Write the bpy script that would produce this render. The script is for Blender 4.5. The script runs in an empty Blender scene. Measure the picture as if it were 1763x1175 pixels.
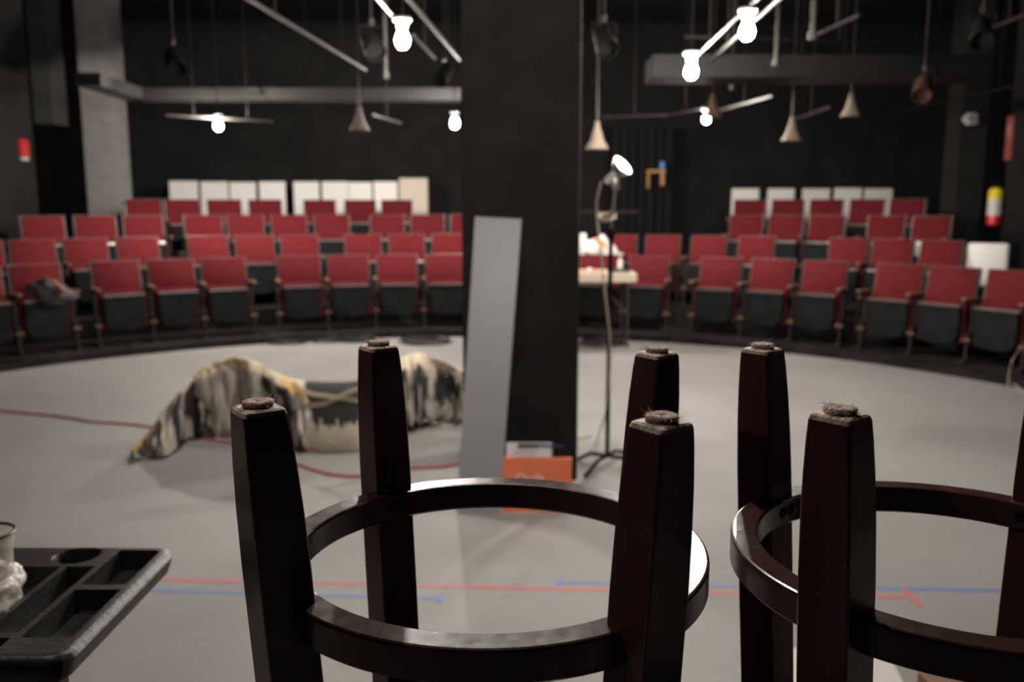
import bpy, bmesh, math, random
from mathutils import Vector, Matrix, noise
random.seed(7)
R = math.radians
S = bpy.context.scene
C = S.collection

# ---------------------------------------------------------------- camera, world, exposure
W, H, F = 1763.0, 1175.0, 1500.0
PITCH = R(8.7); CAMZ = 1.40
cd = bpy.data.cameras.new('camera'); cam = bpy.data.objects.new('camera', cd); C.objects.link(cam)
cd.sensor_width = 36.0; cd.lens = F / W * 36.0
cam.location = (0, 0, CAMZ); cam.rotation_euler = (R(90) - PITCH, 0, 0)
cd.clip_start = 0.02
cd.dof.use_dof = True; cd.dof.focus_distance = 0.80; cd.dof.aperture_fstop = 5.3; cd.dof.aperture_blades = 0
S.camera = cam
w = bpy.data.worlds.new('world'); S.world = w; w.use_nodes = True
w.node_tree.nodes['Background'].inputs[0].default_value = (0.9, 0.95, 1, 1)
w.node_tree.nodes['Background'].inputs[1].default_value = 0.004
S.view_settings.view_transform = 'Standard'; S.view_settings.look = 'None'
S.view_settings.gamma = 1; S.view_settings.use_curve_mapping = False
S.view_settings.exposure = 0.12
S.cycles.sample_clamp_indirect = 4.0
S.cycles.caustics_reflective = False; S.cycles.caustics_refractive = False
BULB = 1900.0

# ---------------------------------------------------------------- helpers
def ray(px, py):
    x = (px - W / 2) / F; y = -(py - H / 2) / F
    return Vector((x, math.cos(PITCH) + y * math.sin(PITCH), -math.sin(PITCH) + y * math.cos(PITCH)))
def atz(px, py, z=0.0):
    d = ray(px, py); return Vector((0, 0, CAMZ)) + d * ((z - CAMZ) / d.z)
def aty(px, py, Y):
    d = ray(px, py); return Vector((0, 0, CAMZ)) + d * (Y / d.y)

MATS = {}
def mat(name, col, rough=0.6, metal=0.0, spec=0.5, noise_amt=0.0, nscale=8.0, bump=0.0, bscale=40.0, coat=0.0, emit=0.0, col2=None, sheen=0.0, alpha=1.0, trans=0.0):
    if name in MATS: return MATS[name]
    m = bpy.data.materials.new(name); m.use_nodes = True
    nt = m.node_tree; b = nt.nodes['Principled BSDF']
    b.inputs['Base Color'].default_value = (*col, 1); b.inputs['Roughness'].default_value = rough
    b.inputs['Metallic'].default_value = metal; b.inputs['Specular IOR Level'].default_value = spec
    b.inputs['Coat Weight'].default_value = coat; b.inputs['Coat Roughness'].default_value = 0.15
    b.inputs['Sheen Weight'].default_value = sheen
    b.inputs['Alpha'].default_value = alpha; b.inputs['Transmission Weight'].default_value = trans
    if emit:
        b.inputs['Emission Color'].default_value = (*col, 1); b.inputs['Emission Strength'].default_value = emit
    tc = nt.nodes.new('ShaderNodeTexCoord')
    if noise_amt or col2:
        n = nt.nodes.new('ShaderNodeTexNoise'); n.inputs['Scale'].default_value = nscale; n.inputs['Detail'].default_value = 5
        nt.links.new(tc.outputs['Object'], n.inputs['Vector'])
        r = nt.nodes.new('ShaderNodeValToRGB'); r.color_ramp.elements[0].position = 0.35; r.color_ramp.elements[1].position = 0.65
        a = tuple(c * (1 - noise_amt) for c in col); bb = col2 if col2 else tuple(min(1, c * (1 + noise_amt)) for c in col)
        r.color_ramp.elements[0].color = (*a, 1); r.color_ramp.elements[1].color = (*bb, 1)
        nt.links.new(n.outputs['Fac'], r.inputs['Fac']); nt.links.new(r.outputs['Color'], b.inputs['Base Color'])
    if bump:
        n2 = nt.nodes.new('ShaderNodeTexNoise'); n2.inputs['Scale'].default_value = bscale; n2.inputs['Detail'].default_value = 4
        nt.links.new(tc.outputs['Object'], n2.inputs['Vector'])
        bp = nt.nodes.new('ShaderNodeBump'); bp.inputs['Strength'].default_value = bump; bp.inputs['Distance'].default_value = 0.01
        nt.links.new(n2.outputs['Fac'], bp.inputs['Height']); nt.links.new(bp.outputs['Normal'], b.inputs['Normal'])
    MATS[name] = m; return m

def frame_of(d):
    d = d.normalized(); up = Vector((0, 0, 1)) if abs(d.z) < 0.95 else Vector((1, 0, 0))
    a = d.cross(up).normalized(); return a, a.cross(d).normalized()

class MB:
    """collects shapes, then links them as ONE mesh object"""
    def __init__(s): s.bm = bmesh.new()
    def box(s, c, size, rot=None, bev=0.0, seg=2):
        r = bmesh.ops.create_cube(s.bm, size=1.0); vs = r['verts']
        M = Matrix.Translation(Vector(c)) @ (rot.to_4x4() if rot is not None else Matrix()) @ Matrix.Diagonal((*size, 1))
        bmesh.ops.transform(s.bm, matrix=M, verts=vs)
        if bev:
            es = list({e for v in vs for e in v.link_edges})
            bmesh.ops.bevel(s.bm, geom=es, offset=bev, segments=seg, profile=0.5, affect='EDGES')
        return s
    def tube(s, pts, rad, n=10, caps=True, closed=False):
        pts = [Vector(p) for p in pts]; rings = []
        m = len(pts)
        rr = rad if isinstance(rad, (list, tuple)) else [rad] * m
        pa = None
        for i, p in enumerate(pts):
            if closed: d = pts[(i + 1) % m] - pts[i - 1]
            else: d = pts[min(i + 1, m - 1)] - pts[max(i - 1, 0)]
            if pa is None: a, b = frame_of(d)
            else:
                dn = d.normalized(); a = (pa - dn * pa.dot(dn)).normalized(); b = a.cross(dn)
            pa = a
            rings.append([s.bm.verts.new(p + (a * math.cos(2 * math.pi * k / n) + b * math.sin(2 * math.pi * k / n)) * rr[i]) for k in range(n)])
        for i in range(m if closed else m - 1):
            r0, r1 = rings[i], rings[(i + 1) % m]
            for k in range(n): s.bm.faces.new((r0[k], r0[(k + 1) % n], r1[(k + 1) % n], r1[k]))
        if caps and not closed:
            s.bm.faces.new(rings[0][::-1]); s.bm.faces.new(rings[-1])
        return s
    def lathe(s, prof, c=(0, 0, 0), axis=(0, 0, 1), n=24, caps=True):
        ax = Vector(axis).normalized(); a, b = frame_of(ax); c = Vector(c); rings = []
        for r, h in prof:
            rings.append([s.bm.verts.new(c + ax * h + (a * math.cos(2 * math.pi * k / n) + b * math.sin(2 * math.pi * k / n)) * max(r, 1e-5)) for k in range(n)])
        for r0, r1 in zip(rings, rings[1:]):
            for k in range(n): s.bm.faces.new((r0[k], r0[(k + 1) % n], r1[(k + 1) % n], r1[k]))
        if caps: s.bm.faces.new(rings[0][::-1]); s.bm.faces.new(rings[-1])
        return s
    def prism(s, poly, z0, z1):
        a = [s.bm.verts.new((x, y, z0)) for x, y in poly]; b = [s.bm.verts.new((x, y, z1)) for x, y in poly]
        n = len(poly)
        for i in range(n): s.bm.faces.new((a[i], a[(i + 1) % n], b[(i + 1) % n], b[i]))
        s.bm.faces.new(a[::-1]); s.bm.faces.new(b); return s
    def strip(s, pts, wid, z):
        """flat ribbon on the floor"""
        L = []
        for i, p in enumerate(pts):
            p = Vector((p[0], p[1])); q0 = Vector(pts[max(i - 1, 0)][:2]); q1 = Vector(pts[min(i + 1, len(pts) - 1)][:2])
            d = (q1 - q0).normalized(); nn = Vector((-d.y, d.x)) * wid / 2
            L.append([s.bm.verts.new((p.x + nn.x, p.y + nn.y, z)), s.bm.verts.new((p.x - nn.x, p.y - nn.y, z)),
                      s.bm.verts.new((p.x - nn.x, p.y - nn.y, z - .0006)), s.bm.verts.new((p.x + nn.x, p.y + nn.y, z - .0006))])
        for a, b in zip(L, L[1:]):
            for k in range(4): s.bm.faces.new((a[k], a[(k + 1) % 4], b[(k + 1) % 4], b[k]))
        s.bm.faces.new(L[0]); s.bm.faces.new(L[-1][::-1])
        return s
    def build(s, name, m, parent=None, smooth=False, angle=35):
        bmesh.ops.recalc_face_normals(s.bm, faces=s.bm.faces)
        me = bpy.data.meshes.new(name); s.bm.to_mesh(me); s.bm.free()
        if m: me.materials.append(m)
        if smooth:
            me.shade_smooth()
            try: me.set_sharp_from_angle(angle=R(angle))
            except Exception: pass
        o = bpy.data.objects.new(name, me); C.objects.link(o)
        if parent: o.parent = parent
        return o

def tag(o, label, cat, group=None, kind=None):
    if label: o['label'] = label
    if cat: o['category'] = cat
    if group: o['group'] = group
    if kind: o['kind'] = kind
    return o
def thing(name, label, cat, loc=(0, 0, 0), rz=0.0, group=None):
    o = bpy.data.objects.new(name, None); C.objects.link(o); o.empty_display_size = 0.05
    o.location = loc; o.rotation_euler = (0, 0, rz)
    return tag(o, label, cat, group)
def dup(root, loc, rz, label=None, group=None):
    r = root.copy(); C.objects.link(r); r.location = loc; r.rotation_euler = (0, 0, rz)
    if label: r['label'] = label
    if group: r['group'] = group
    for ch in list(root.children):
        c = ch.copy(); C.objects.link(c); c.parent = r
        for g in ch.children:
            d = g.copy(); C.objects.link(d); d.parent = c
    return r
def structure(o): o['kind'] = 'structure'; return o

# ---------------------------------------------------------------- materials
def floor_material():
    m = bpy.data.materials.new('grey painted floor'); m.use_nodes = True; nt = m.node_tree; b = nt.nodes['Principled BSDF']
    tc = nt.nodes.new('ShaderNodeTexCoord')
    n = nt.nodes.new('ShaderNodeTexNoise'); n.inputs['Scale'].default_value = 0.7; n.inputs['Detail'].default_value = 8; n.inputs['Distortion'].default_value = 0.7
    n2 = nt.nodes.new('ShaderNodeTexNoise'); n2.inputs['Scale'].default_value = 26; n2.inputs['Detail'].default_value = 6
    r = nt.nodes.new('ShaderNodeValToRGB'); r.color_ramp.elements[0].position = 0.3; r.color_ramp.elements[1].position = 0.62
    r.color_ramp.elements[0].color = (0.225, 0.212, 0.205, 1); r.color_ramp.elements[1].color = (0.285, 0.272, 0.262, 1)
    mx = nt.nodes.new('ShaderNodeMix'); mx.data_type = 'RGBA'; mx.blend_type = 'OVERLAY'; mx.inputs['Factor'].default_value = 0.10
    L = nt.links
    L.new(tc.outputs['Object'], n.inputs['Vector']); L.new(tc.outputs['Object'], n2.inputs['Vector'])
    L.new(n.outputs['Fac'], r.inputs['Fac']); L.new(r.outputs['Color'], mx.inputs['A']); L.new(n2.outputs['Fac'], mx.inputs['B'])
    L.new(mx.outputs['Result'], b.inputs['Base Color']); b.inputs['Roughness'].default_value = 0.62; b.inputs['Specular IOR Level'].default_value = 0.3
    bp = nt.nodes.new('ShaderNodeBump'); bp.inputs['Strength'].default_value = 0.15; bp.inputs['Distance'].default_value = 0.02
    L.new(n.outputs['Fac'], bp.inputs['Height']); L.new(bp.outputs['Normal'], b.inputs['Normal'])
    return m
def wood_material():
    m = bpy.data.materials.new('espresso wood'); m.use_nodes = True; nt = m.node_tree; b = nt.nodes['Principled BSDF']; L = nt.links
    tc = nt.nodes.new('ShaderNodeTexCoord')
    mp = nt.nodes.new('ShaderNodeMapping'); mp.inputs['Scale'].default_value = (60, 60, 6)
    g = nt.nodes.new('ShaderNodeTexNoise'); g.inputs['Scale'].default_value = 1.0; g.inputs['Detail'].default_value = 6
    r = nt.nodes.new('ShaderNodeValToRGB'); r.color_ramp.elements[0].color = (0.022, 0.0065, 0.0055, 1); r.color_ramp.elements[1].color = (0.050, 0.016, 0.013, 1)
    L.new(tc.outputs['Object'], mp.inputs['Vector']); L.new(mp.outputs['Vector'], g.inputs['Vector']); L.new(g.outputs['Fac'], r.inputs['Fac'])
    # specks of dust and worn scratches with shapes of their own
    v = nt.nodes.new('ShaderNodeTexVoronoi'); v.inputs['Scale'].default_value = 150
    vn = nt.nodes.new('ShaderNodeTexNoise'); vn.inputs['Scale'].default_value = 22; vn.inputs['Detail'].default_value = 3
    lt = nt.nodes.new('ShaderNodeMath'); lt.operation = 'LESS_THAN'; lt.inputs[1].default_value = 0.085
    gt = nt.nodes.new('ShaderNodeMath'); gt.operation = 'GREATER_THAN'; gt.inputs[1].default_value = 0.60
    mul = nt.nodes.new('ShaderNodeMath'); mul.operation = 'MULTIPLY'
    L.new(tc.outputs['Object'], v.inputs['Vector']); L.new(tc.outputs['Object'], vn.inputs['Vector'])
    L.new(v.outputs['Distance'], lt.inputs[0]); L.new(vn.outputs['Fac'], gt.inputs[0])
    L.new(lt.outputs[0], mul.inputs[0]); L.new(gt.outputs[0], mul.inputs[1])
    mx = nt.nodes.new('ShaderNodeMix'); mx.data_type = 'RGBA'; mx.inputs['B'].default_value = (0.16, 0.13, 0.11, 1)
    L.new(mul.outputs[0], mx.inputs['Factor']); L.new(r.outputs['Color'], mx.inputs['A']); L.new(mx.outputs['Result'], b.inputs['Base Color'])
    rn = nt.nodes.new('ShaderNodeTexNoise'); rn.inputs['Scale'].default_value = 90; rn.inputs['Detail'].default_value = 5
    rr = nt.nodes.new('ShaderNodeMapRange'); rr.inputs['To Min'].default_value = 0.16; rr.inputs['To Max'].default_value = 0.32
    L.new(tc.outputs['Object'], rn.inputs['Vector']); L.new(rn.outputs['Fac'], rr.inputs['Value']); L.new(rr.outputs['Result'], b.inputs['Roughness'])
    bp = nt.nodes.new('ShaderNodeBump'); bp.inputs['Strength'].default_value = 0.10; bp.inputs['Distance'].default_value = 0.002
    L.new(rn.outputs['Fac'], bp.inputs['Height']); L.new(bp.outputs['Normal'], b.inputs['Normal'])
    b.inputs['Specular IOR Level'].default_value = 0.5
    return m
M_floor = floor_material(); M_wood = wood_material()
M_blackfloor = mat('black floor paint', (0.012, 0.011, 0.0105), 0.7, spec=0.15, noise_amt=0.4, nscale=3, bump=0.1)
M_black = mat('black wall paint', (0.0155, 0.015, 0.0146), 0.85, spec=0.12, noise_amt=0.18, nscale=2.5)
M_ceil = mat('black ceiling paint', (0.004, 0.004, 0.004), 0.9)
M_column = mat('black column paint', (0.022, 0.021, 0.020), 0.8, spec=0.12, noise_amt=0.15, nscale=5, bump=0.15, bscale=12)
M_beam = mat('dark grey beam paint', (0.012, 0.0115, 0.011), 0.7, spec=0.2)
M_pillar = mat('grey pillar paint', (0.24, 0.23, 0.22), 0.7, noise_amt=0.1)
M_red = mat('red seat fabric', (0.105, 0.0085, 0.0115), 0.95, noise_amt=0.12, nscale=18, bump=0.15, bscale=180, spec=0.25)
M_pan = mat('black seat shell plastic', (0.0085, 0.0095, 0.010), 0.6, spec=0.10, noise_amt=0.3, nscale=6)
M_chrome = mat('aluminium trim', (0.40, 0.38, 0.36), 0.28, metal=0.95)
M_steel = mat('dark steel', (0.030, 0.027, 0.025), 0.5, metal=0.4, spec=0.3)
M_arm = mat('tan wood armrest', (0.21, 0.115, 0.06), 0.5, noise_amt=0.3, nscale=30)
M_white = mat('white card', (0.86, 0.83, 0.79), 0.6)
M_beige = mat('beige card', (0.66, 0.58, 0.48), 0.65)
M_pipe = mat('grey steel pipe', (0.012, 0.011, 0.010), 0.5, spec=0.25)
M_dpipe = mat('black iron pipe', (0.006, 0.0055, 0.0055), 0.6, spec=0.2)
M_blackmetal = mat('black metal', (0.005, 0.005, 0.005), 0.6, spec=0.12)
M_blackplastic = mat('black cart plastic', (0.009, 0.0085, 0.008), 0.42, spec=0.35, bump=0.12, bscale=120, noise_amt=0.25, nscale=25)
M_bulb = mat('lit bulb glass', (1.0, 0.92, 0.83), 0.3, emit=BULB)
M_bulb_far = mat('brighter lit bulb glass', (1.0, 0.92, 0.83), 0.3, emit=BULB * 1.7)
M_porcelain = mat('white porcelain', (0.7, 0.68, 0.64), 0.3)
M_felt = mat('brown felt', (0.55, 0.38, 0.33), 0.95, noise_amt=0.45, nscale=260, bump=0.9, bscale=500, sheen=0.3)
M_lint = mat('pale fibres', (0.6, 0.48, 0.34), 0.7)
M_dust = mat('dusty worn wood', (0.20, 0.13, 0.10), 0.7, col2=(0.50, 0.38, 0.30), nscale=90, bump=0.3, bscale=200)
M_screw = mat('black oxide screw', (0.01, 0.01, 0.01), 0.25, metal=0.7)

# ---------------------------------------------------------------- setting
structure(MB().box((-1, 6, -0.05), (18, 20, 0.1)).build('floor', M_blackfloor))
structure(MB().box((-1, 6, 4.25), (18, 20, 0.1)).build('ceiling', M_ceil))
structure(MB().box((-1, 14.0, 2.1), (18, 0.2, 4.2)).build('wall_back', M_black))
structure(MB().box((-1, -3.1, 2.1), (18, 0.2, 4.2)).build('wall_front', M_black))
structure(MB().box((-5.9, 3.9, 2.1), (0.2, 13.8, 4.2)).box((-7.0, 10.7, 2.1), (2.2, 0.2, 4.2)).build('wall_left', M_black))
structure(MB().box((-8.2, 12.3, 2.1), (0.2, 3.4, 4.2)).build('wall_alcove_left', M_black))
structure(MB().box((5.95, 3.75, 2.1), (0.2, 13.5, 4.2)).box((6.95, 10.4, 2.1), (2.0, 0.2, 4.2)).build('wall_right', M_black))
structure(MB().box((7.9, 12.2, 2.1), (0.2, 3.6, 4.2)).build('wall_alcove_right', M_black))

# curved seating: a fan of platforms about this centre
CX, CY = -0.40, 4.56
ROWR = [5.38, 6.28, 7.18, 8.08]; ROWZ = [0.07, 0.27, 0.50, 0.70]
def pol(r, a): return (CX + r * math.cos(a), CY + r * math.sin(a))
def on_row(px, rad):
    """where the sight line to px crosses the circle of that radius (plan view)"""
    k = (px - W / 2) / F / math.cos(PITCH)
    a = 1 + k * k; b = 2 * (-k * CX - CY); c = CX * CX + CY * CY - rad * rad
    t = (-b + math.sqrt(b * b - 4 * a * c)) / (2 * a); return Vector((k * t, t))

# grey stage floor, bounded at the back by the front platform
edge = []
for i in range(41):
    a = R(-8) + (R(188) - R(-8)) * i / 40
    edge.append(pol(4.86, a))
poly = [(-5.8, -3.0), (5.85, -3.0), (5.85, 3.4)] + [p for p in edge if p[0] < 5.85 and p[0] > -5.8] + [(-5.8, 3.4)]
structure(MB().prism(poly, -0.02, 0.004).build('floor_stage', M_floor))
def platform(i, r0, r1, z, a0, a1, name='platform'):
    n = 48; pl = [pol(r0, a0 + (a1 - a0) * k / n) for k in range(n + 1)] + [pol(r1, a1 + (a0 - a1) * k / n) for k in range(n + 1)]
    pl = [(min(5.84, max(-5.79, x)), min(13.88, y)) for x, y in pl]
    o = MB().prism(pl, 0.0, z).build(name, M_blackfloor)
    return structure(o)
platform(1, 4.87, 5.78, ROWZ[0], R(-5), R(185), 'platform_front')
platform(2, 5.78, 6.68, ROWZ[1], R(-4), R(184), 'platform_second')
platform(3, 6.68, 7.58, ROWZ[2], R(28), R(150), 'platform_third')
platform(4, 7.58, 9.3, ROWZ[3], R(30), R(148), 'platform_back')

# column, beams, pillars
cl = aty(797, 600, 4.36); cr = aty(996, 600, 4.36)
structure(MB().box(((cl.x + cr.x) / 2, 4.36 + 0.3, 2.1), (cr.x - cl.x, 0.6, 4.2), bev=0.006, seg=1).build('column_centre', M_column))
def beam(p0, p1, h, t, name, m=M_beam):
    p0, p1 = Vector(p0), Vector(p1); d = p1 - p0; ang = math.atan2(d.y, d.x)
    return structure(MB().box((p0 + p1) / 2, (d.length, t, h), rot=Matrix.Rotation(ang, 3, 'Z')).build(name, m))
b0 = aty(235, 164, 9.9); b1 = aty(797, 164, 9.9)
beam((b0.x, 9.9, b0.z), (0.6, 9.9, b0.z), 0.12, 0.3, 'beam_rear')
n0 = atz(150, 136, b0.z)
beam((b0.x, 9.9, b0.z), (n0.x, n0.y, b0.z), 0.12, 0.25, 'beam_side')
p = aty(1200, 113, 6.7)
structure(MB().box((2.3, 6.9, p.z), (2.5, 0.4, 0.16)).build('duct_overhead', mat('black duct paint', (0.006, 0.0057, 0.0055), 0.8, spec=0.1)))
def pillar(px0, px1, Y, name, m, z0=0.0, z1=4.2, depth=0.4):
    a = aty(px0, 300, Y).x; b = aty(px1, 300, Y).x
    return structure(MB().box(((a + b) / 2, Y + depth / 2, (z0 + z1) / 2), (b - a, depth, z1 - z0)).build(name, m))
pillar(148, 203, 11.9, 'pillar_left', M_pillar)
pillar(67, 98, 11.5, 'pillar_stub_left', mat('dim grey paint', (0.035, 0.035, 0.035), 0.8), aty(80, 213, 11.5).z, 4.2)
pillar(1648, 1693, 11.6, 'pillar_right', mat('dim pillar paint', (0.025, 0.024, 0.023), 0.8, spec=0.15))
# folded black panel put up for the dark of the doorway by the aisle
def doorway_panel(x0, x1, Y, z0, z1):
    mb = MB(); n = 60; t = []
    for i in range(n + 1):
        u = i / n; x = x0 + (x1 - x0) * u; y = Y + 0.045 * math.sin(u * 44) + 0.02 * math.sin(u * 17)
        t.append([mb.bm.verts.new((x, y, z0)), mb.bm.verts.new((x, y, z1)), mb.bm.verts.new((x, y + .01, z1)), mb.bm.verts.new((x, y + .01, z0))])
    for a, b in zip(t, t[1:]):
        for k in range(4): mb.bm.faces.new((a[k], a[(k + 1) % 4], b[(k + 1) % 4], b[k]))
    return mb.build('doorway_panel', mat('black curtain cloth', (0.005, 0.005, 0.005), 0.95), smooth=True)
tag(doorway_panel(aty(1050, 300, 13.5).x, aty(1158, 300, 13.5).x, 13.5, 0.0, 2.6), 'black panel standing in for the dark doorway right of the column', 'doorway_panel')

# ---------------------------------------------------------------- theatre seats
def make_seat(both=False):
    """origin on the platform under the backrest, faces -Y"""
    t = thing('theatre_seat', 'red tip-up theatre seat', 'seat')
    tilt = Matrix.Rotation(R(-9), 3, 'X')
    def leanbox(mb, c, size, bev): 
        mb.box(c, size, rot=tilt, bev=bev)
    b = MB(); leanbox(b, (0, 0.012, 0.615), (0.465, 0.045, 0.39), 0.016); b.build('backrest', M_red, t, smooth=True)
    f = MB()
    for sx in (-1, 1): leanbox(f, (sx * 0.237, 0.026, 0.612), (0.008, 0.05, 0.39), 0.002)
    leanbox(f, (0, 0.060, 0.806), (0.482, 0.03, 0.007), 0.002)
    leanbox(f, (0, 0.022 + 0.012, 0.618), (0.47, 0.012, 0.38), 0.003)
    f.build('back_frame', mat('dull aluminium edge', (0.13, 0.125, 0.115), 0.4, metal=0.7), t)
    c = MB(); c.box((0, -0.115, 0.335), (0.455, 0.07, 0.37), bev=0.02); c.build('seat_cushion', M_red, t, smooth=True)
    p = MB(); 
    poly = [(-0.205, 0.478), (0.205, 0.478), (0.213, 0.40), (0.205, 0.20), (0.16, 0.145), (0, 0.125), (-0.16, 0.145), (-0.205, 0.20), (-0.213, 0.40)]
    a = [p.bm.verts.new((x * 1.02, -0.152, z)) for x, z in poly]; bb = [p.bm.verts.new((x * 0.93, -0.195, 0.31 + (z - 0.31) * 0.93)) for x, z in poly]
    n = len(poly)
    for i in range(n): p.bm.faces.new((a[i], a[(i + 1) % n], bb[(i + 1) % n], bb[i]))
    p.bm.faces.new(bb); p.bm.faces.new(a[::-1]); p.build('seat_shell', M_pan, t)
    m = MB(); m.box((0, -0.178, 0.484), (0.41, 0.05, 0.018), bev=0.006); m.box((0, -0.208, 0.484), (0.04, 0.016, 0.026), bev=0.007); m.build('seat_trim', M_chrome, t)
    for sx in ((-1, 1) if both else (-1,)):
        x = sx * 0.262
        l = MB()
        l.box((x, -0.10, 0.34), (0.026, 0.05, 0.42), bev=0.004); l.box((x, -0.16, 0.13), (0.024, 0.045, 0.26), bev=0.004)
        l.box((x, -0.14, 0.01), (0.05, 0.20, 0.02), bev=0.004); l.box((x, -0.15, 0.53), (0.022, 0.22, 0.03), bev=0.004)
        leg = l.build('leg', M_steel, t)
        k = MB(); k.box((x - 0.02, -0.185, 0.20), (0.03, 0.02, 0.022), bev=0.005); k.box((x + 0.02, -0.185, 0.20), (0.03, 0.02, 0.022), bev=0.005)
        k.build('hinge_bracket', M_arm, leg)
        ar = MB(); ar.box((x, -0.15, 0.556), (0.040, 0.25, 0.020), bev=0.008); ar.build('armrest', M_arm, t, smooth=True)
    return t
seatA = make_seat(False); seatB = make_seat(True); used = {}
PITCHW = {}
def place_seat(px, row, rad, label, both, group, tip=0.0):
    p = on_row(px, rad); rz = math.atan2(p.y - CY, p.x - CX) - math.pi / 2
    # blocks are straight runs, so the turn is a little less than the arc's
    loc = (p.x, p.y, ROWZ[row])
    src = seatB if both else seatA
    if not used.get(both): used[both] = 1; o = src; o.location = loc; o.rotation_euler = (0, 0, rz); o['label'] = label; o['group'] = group; return o
    return dup(src, loc, rz, label, group)
ORD = ['first', 'second', 'third', 'fourth', 'fifth', 'sixth', 'seventh', 'eighth', 'ninth', 'tenth', 'eleventh', 'twelfth']
RN = ['front row', 'second row', 'third row', 'back row']
rows = {
 (0, 'L'): [(-76, 12), (27, 118), (168, 250), (264, 343), (352, 432), (483, 558), (568, 640), (651, 722), (733, 806)],
 (0, 'R'): [(992, 1067), (1078, 1150), (1197, 1274), (1283, 1363), (1372, 1453), (1500, 1578), (1585, 1675), (1690, 1775)],
 (1, 'L'): [(-60, 20), (30, 112), (122, 200), (213, 285), (331, 404), (414, 480), (490, 556), (600, 660), (672, 735), (746, 806)],
 (1, 'R'): [(1032, 1095), (1103, 1170), (1180, 1248), (1259, 1330), (1420, 1480), (1491, 1558), (1568, 1647)],
 (2, 'L'): [(50, 132), (143, 216), (227, 294), (331, 392), (402, 464), (475, 537), (548, 608), (641, 702), (711, 768), (776, 836)],
 (2, 'R'): [(1246, 1306), (1314, 1372), (1382, 1441), (1479, 1545), (1555, 1622)],
 (3, 'L'): [(231, 294), (300, 356), (369, 428), (438, 496), (525, 592), (598, 655), (660, 716)],
 (3, 'R'): [(1256, 1306), (1319, 1371), (1382, 1437), (1450, 1505), (1516, 1575)],
}
SC = {}
for (r, side), lst in rows.items():
    rad = ROWR[r] + (0.25 if side == 'R' and r > 1 else 0)
    P = [on_row((a + b) / 2, rad) for a, b in lst]
    ds = [(P[i + 1] - P[i]).length for i in range(len(lst) - 1) if lst[i + 1][0] - lst[i][1] <= 20]
    ds.sort(); SC[(r, side)] = min(1.0, ds[len(ds) // 3] / 0.555); print('pitch', r, side, [round(d, 3) for d in ds], round(SC[(r, side)], 3))
for (r, side), lst in rows.items():
    rad = ROWR[r] + (0.25 if side == 'R' and r > 1 else 0)
    for i, (x0, x1) in enumerate(lst):
        last = i == len(lst) - 1 or lst[i + 1][0] - x1 > 20
        sname = 'left block' if side == 'L' else 'right block'
        lab = 'red tip-up theatre seat, %s from the left in the %s, %s' % (ORD[i], RN[r], sname)
        o = place_seat((x0 + x1) / 2, r, rad, lab, last, 'red theatre seats in the %s' % RN[r])
        o.scale = (SC[(r, side)], 1, 1)
for r, pxs in ((0, (851, 934)), (1, (849, 921)), (2, (878,))):
    for px in pxs:
        place_seat(px, r, ROWR[r], 'red tip-up theatre seat standing hidden behind the wide black column', False, 'red theatre seats behind the column')

# ---------------------------------------------------------------- white boards behind the back rows
def board(px0, px1, pt, pb, Y, zb, label, m=M_white, group=None, lean=0.0, rnd=0.012):
    a = aty(px0, pt, Y); b = aty(px1, pt, Y); h = a.z - zb
    mb = MB(); mb.box((0, 0, h / 2), (b.x - a.x, 0.018, h), bev=0.004, seg=1)
    o = mb.build('board', m); o.location = ((a.x + b.x) / 2, Y, zb)
    return tag(o, label, 'board', group)
bl = [(291, 340, 312), (345, 392, 313), (395, 440, 314), (446, 491, 313), (505, 549, 313), (554, 599, 313), (600, 640, 314), (643, 684, 313)]
for i, (a, b, t) in enumerate(bl):
    board(a, b, t, 0, 13.25, ROWZ[3], 'upright white board behind the back row, %s from the left in the left block' % ORD[i], group='white boards behind the left block')
board(687, 736, 307, 0, 13.3, ROWZ[3], 'taller beige board behind the back row, nearest the black column', m=M_beige)
br = [(1260, 1307, 325), (1322, 1368, 325), (1382, 1429, 325), (1437, 1484, 324), (1489, 1537, 325)]
for i, (a, b, t) in enumerate(br):
    board(a, b, t, 0, 13.1, ROWZ[3], 'low white board behind the back row, %s from the left in the right block' % ORD[i], group='white boards behind the right block')
q = on_row(1688, 6.42); zt = aty(1680, 419, q.y).z
o = MB().box((0, 0, 0.21), (0.36, 0.05, 0.42), bev=0.03, seg=3).build('board', M_white, smooth=True)
o.location = (q.x, q.y, zt - 0.42); o.rotation_euler = (0, 0, R(-30)); tag(o, 'large white board standing at the right end of the second row', 'board')
zz = zt - 0.42 - ROWZ[1]
st = MB(); st.box((0, 0, zz / 2 ), (0.34, 0.04, zz), bev=0.004); st = st.build('board_stand', M_blackmetal, o); st.location = (0, 0, -zz)
q = on_row(1565, 6.58); t2 = aty(1565, 416, q.y).z
o = MB().box((0, 0, (t2 - ROWZ[1]) / 2), (0.10, 0.02, t2 - ROWZ[1])).build('board', M_white); o.location = (q.x, q.y, ROWZ[1]); o.rotation_euler = (0, 0, R(-25))
tag(o, 'narrow white board edge showing between two seats of the second row', 'board')

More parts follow.
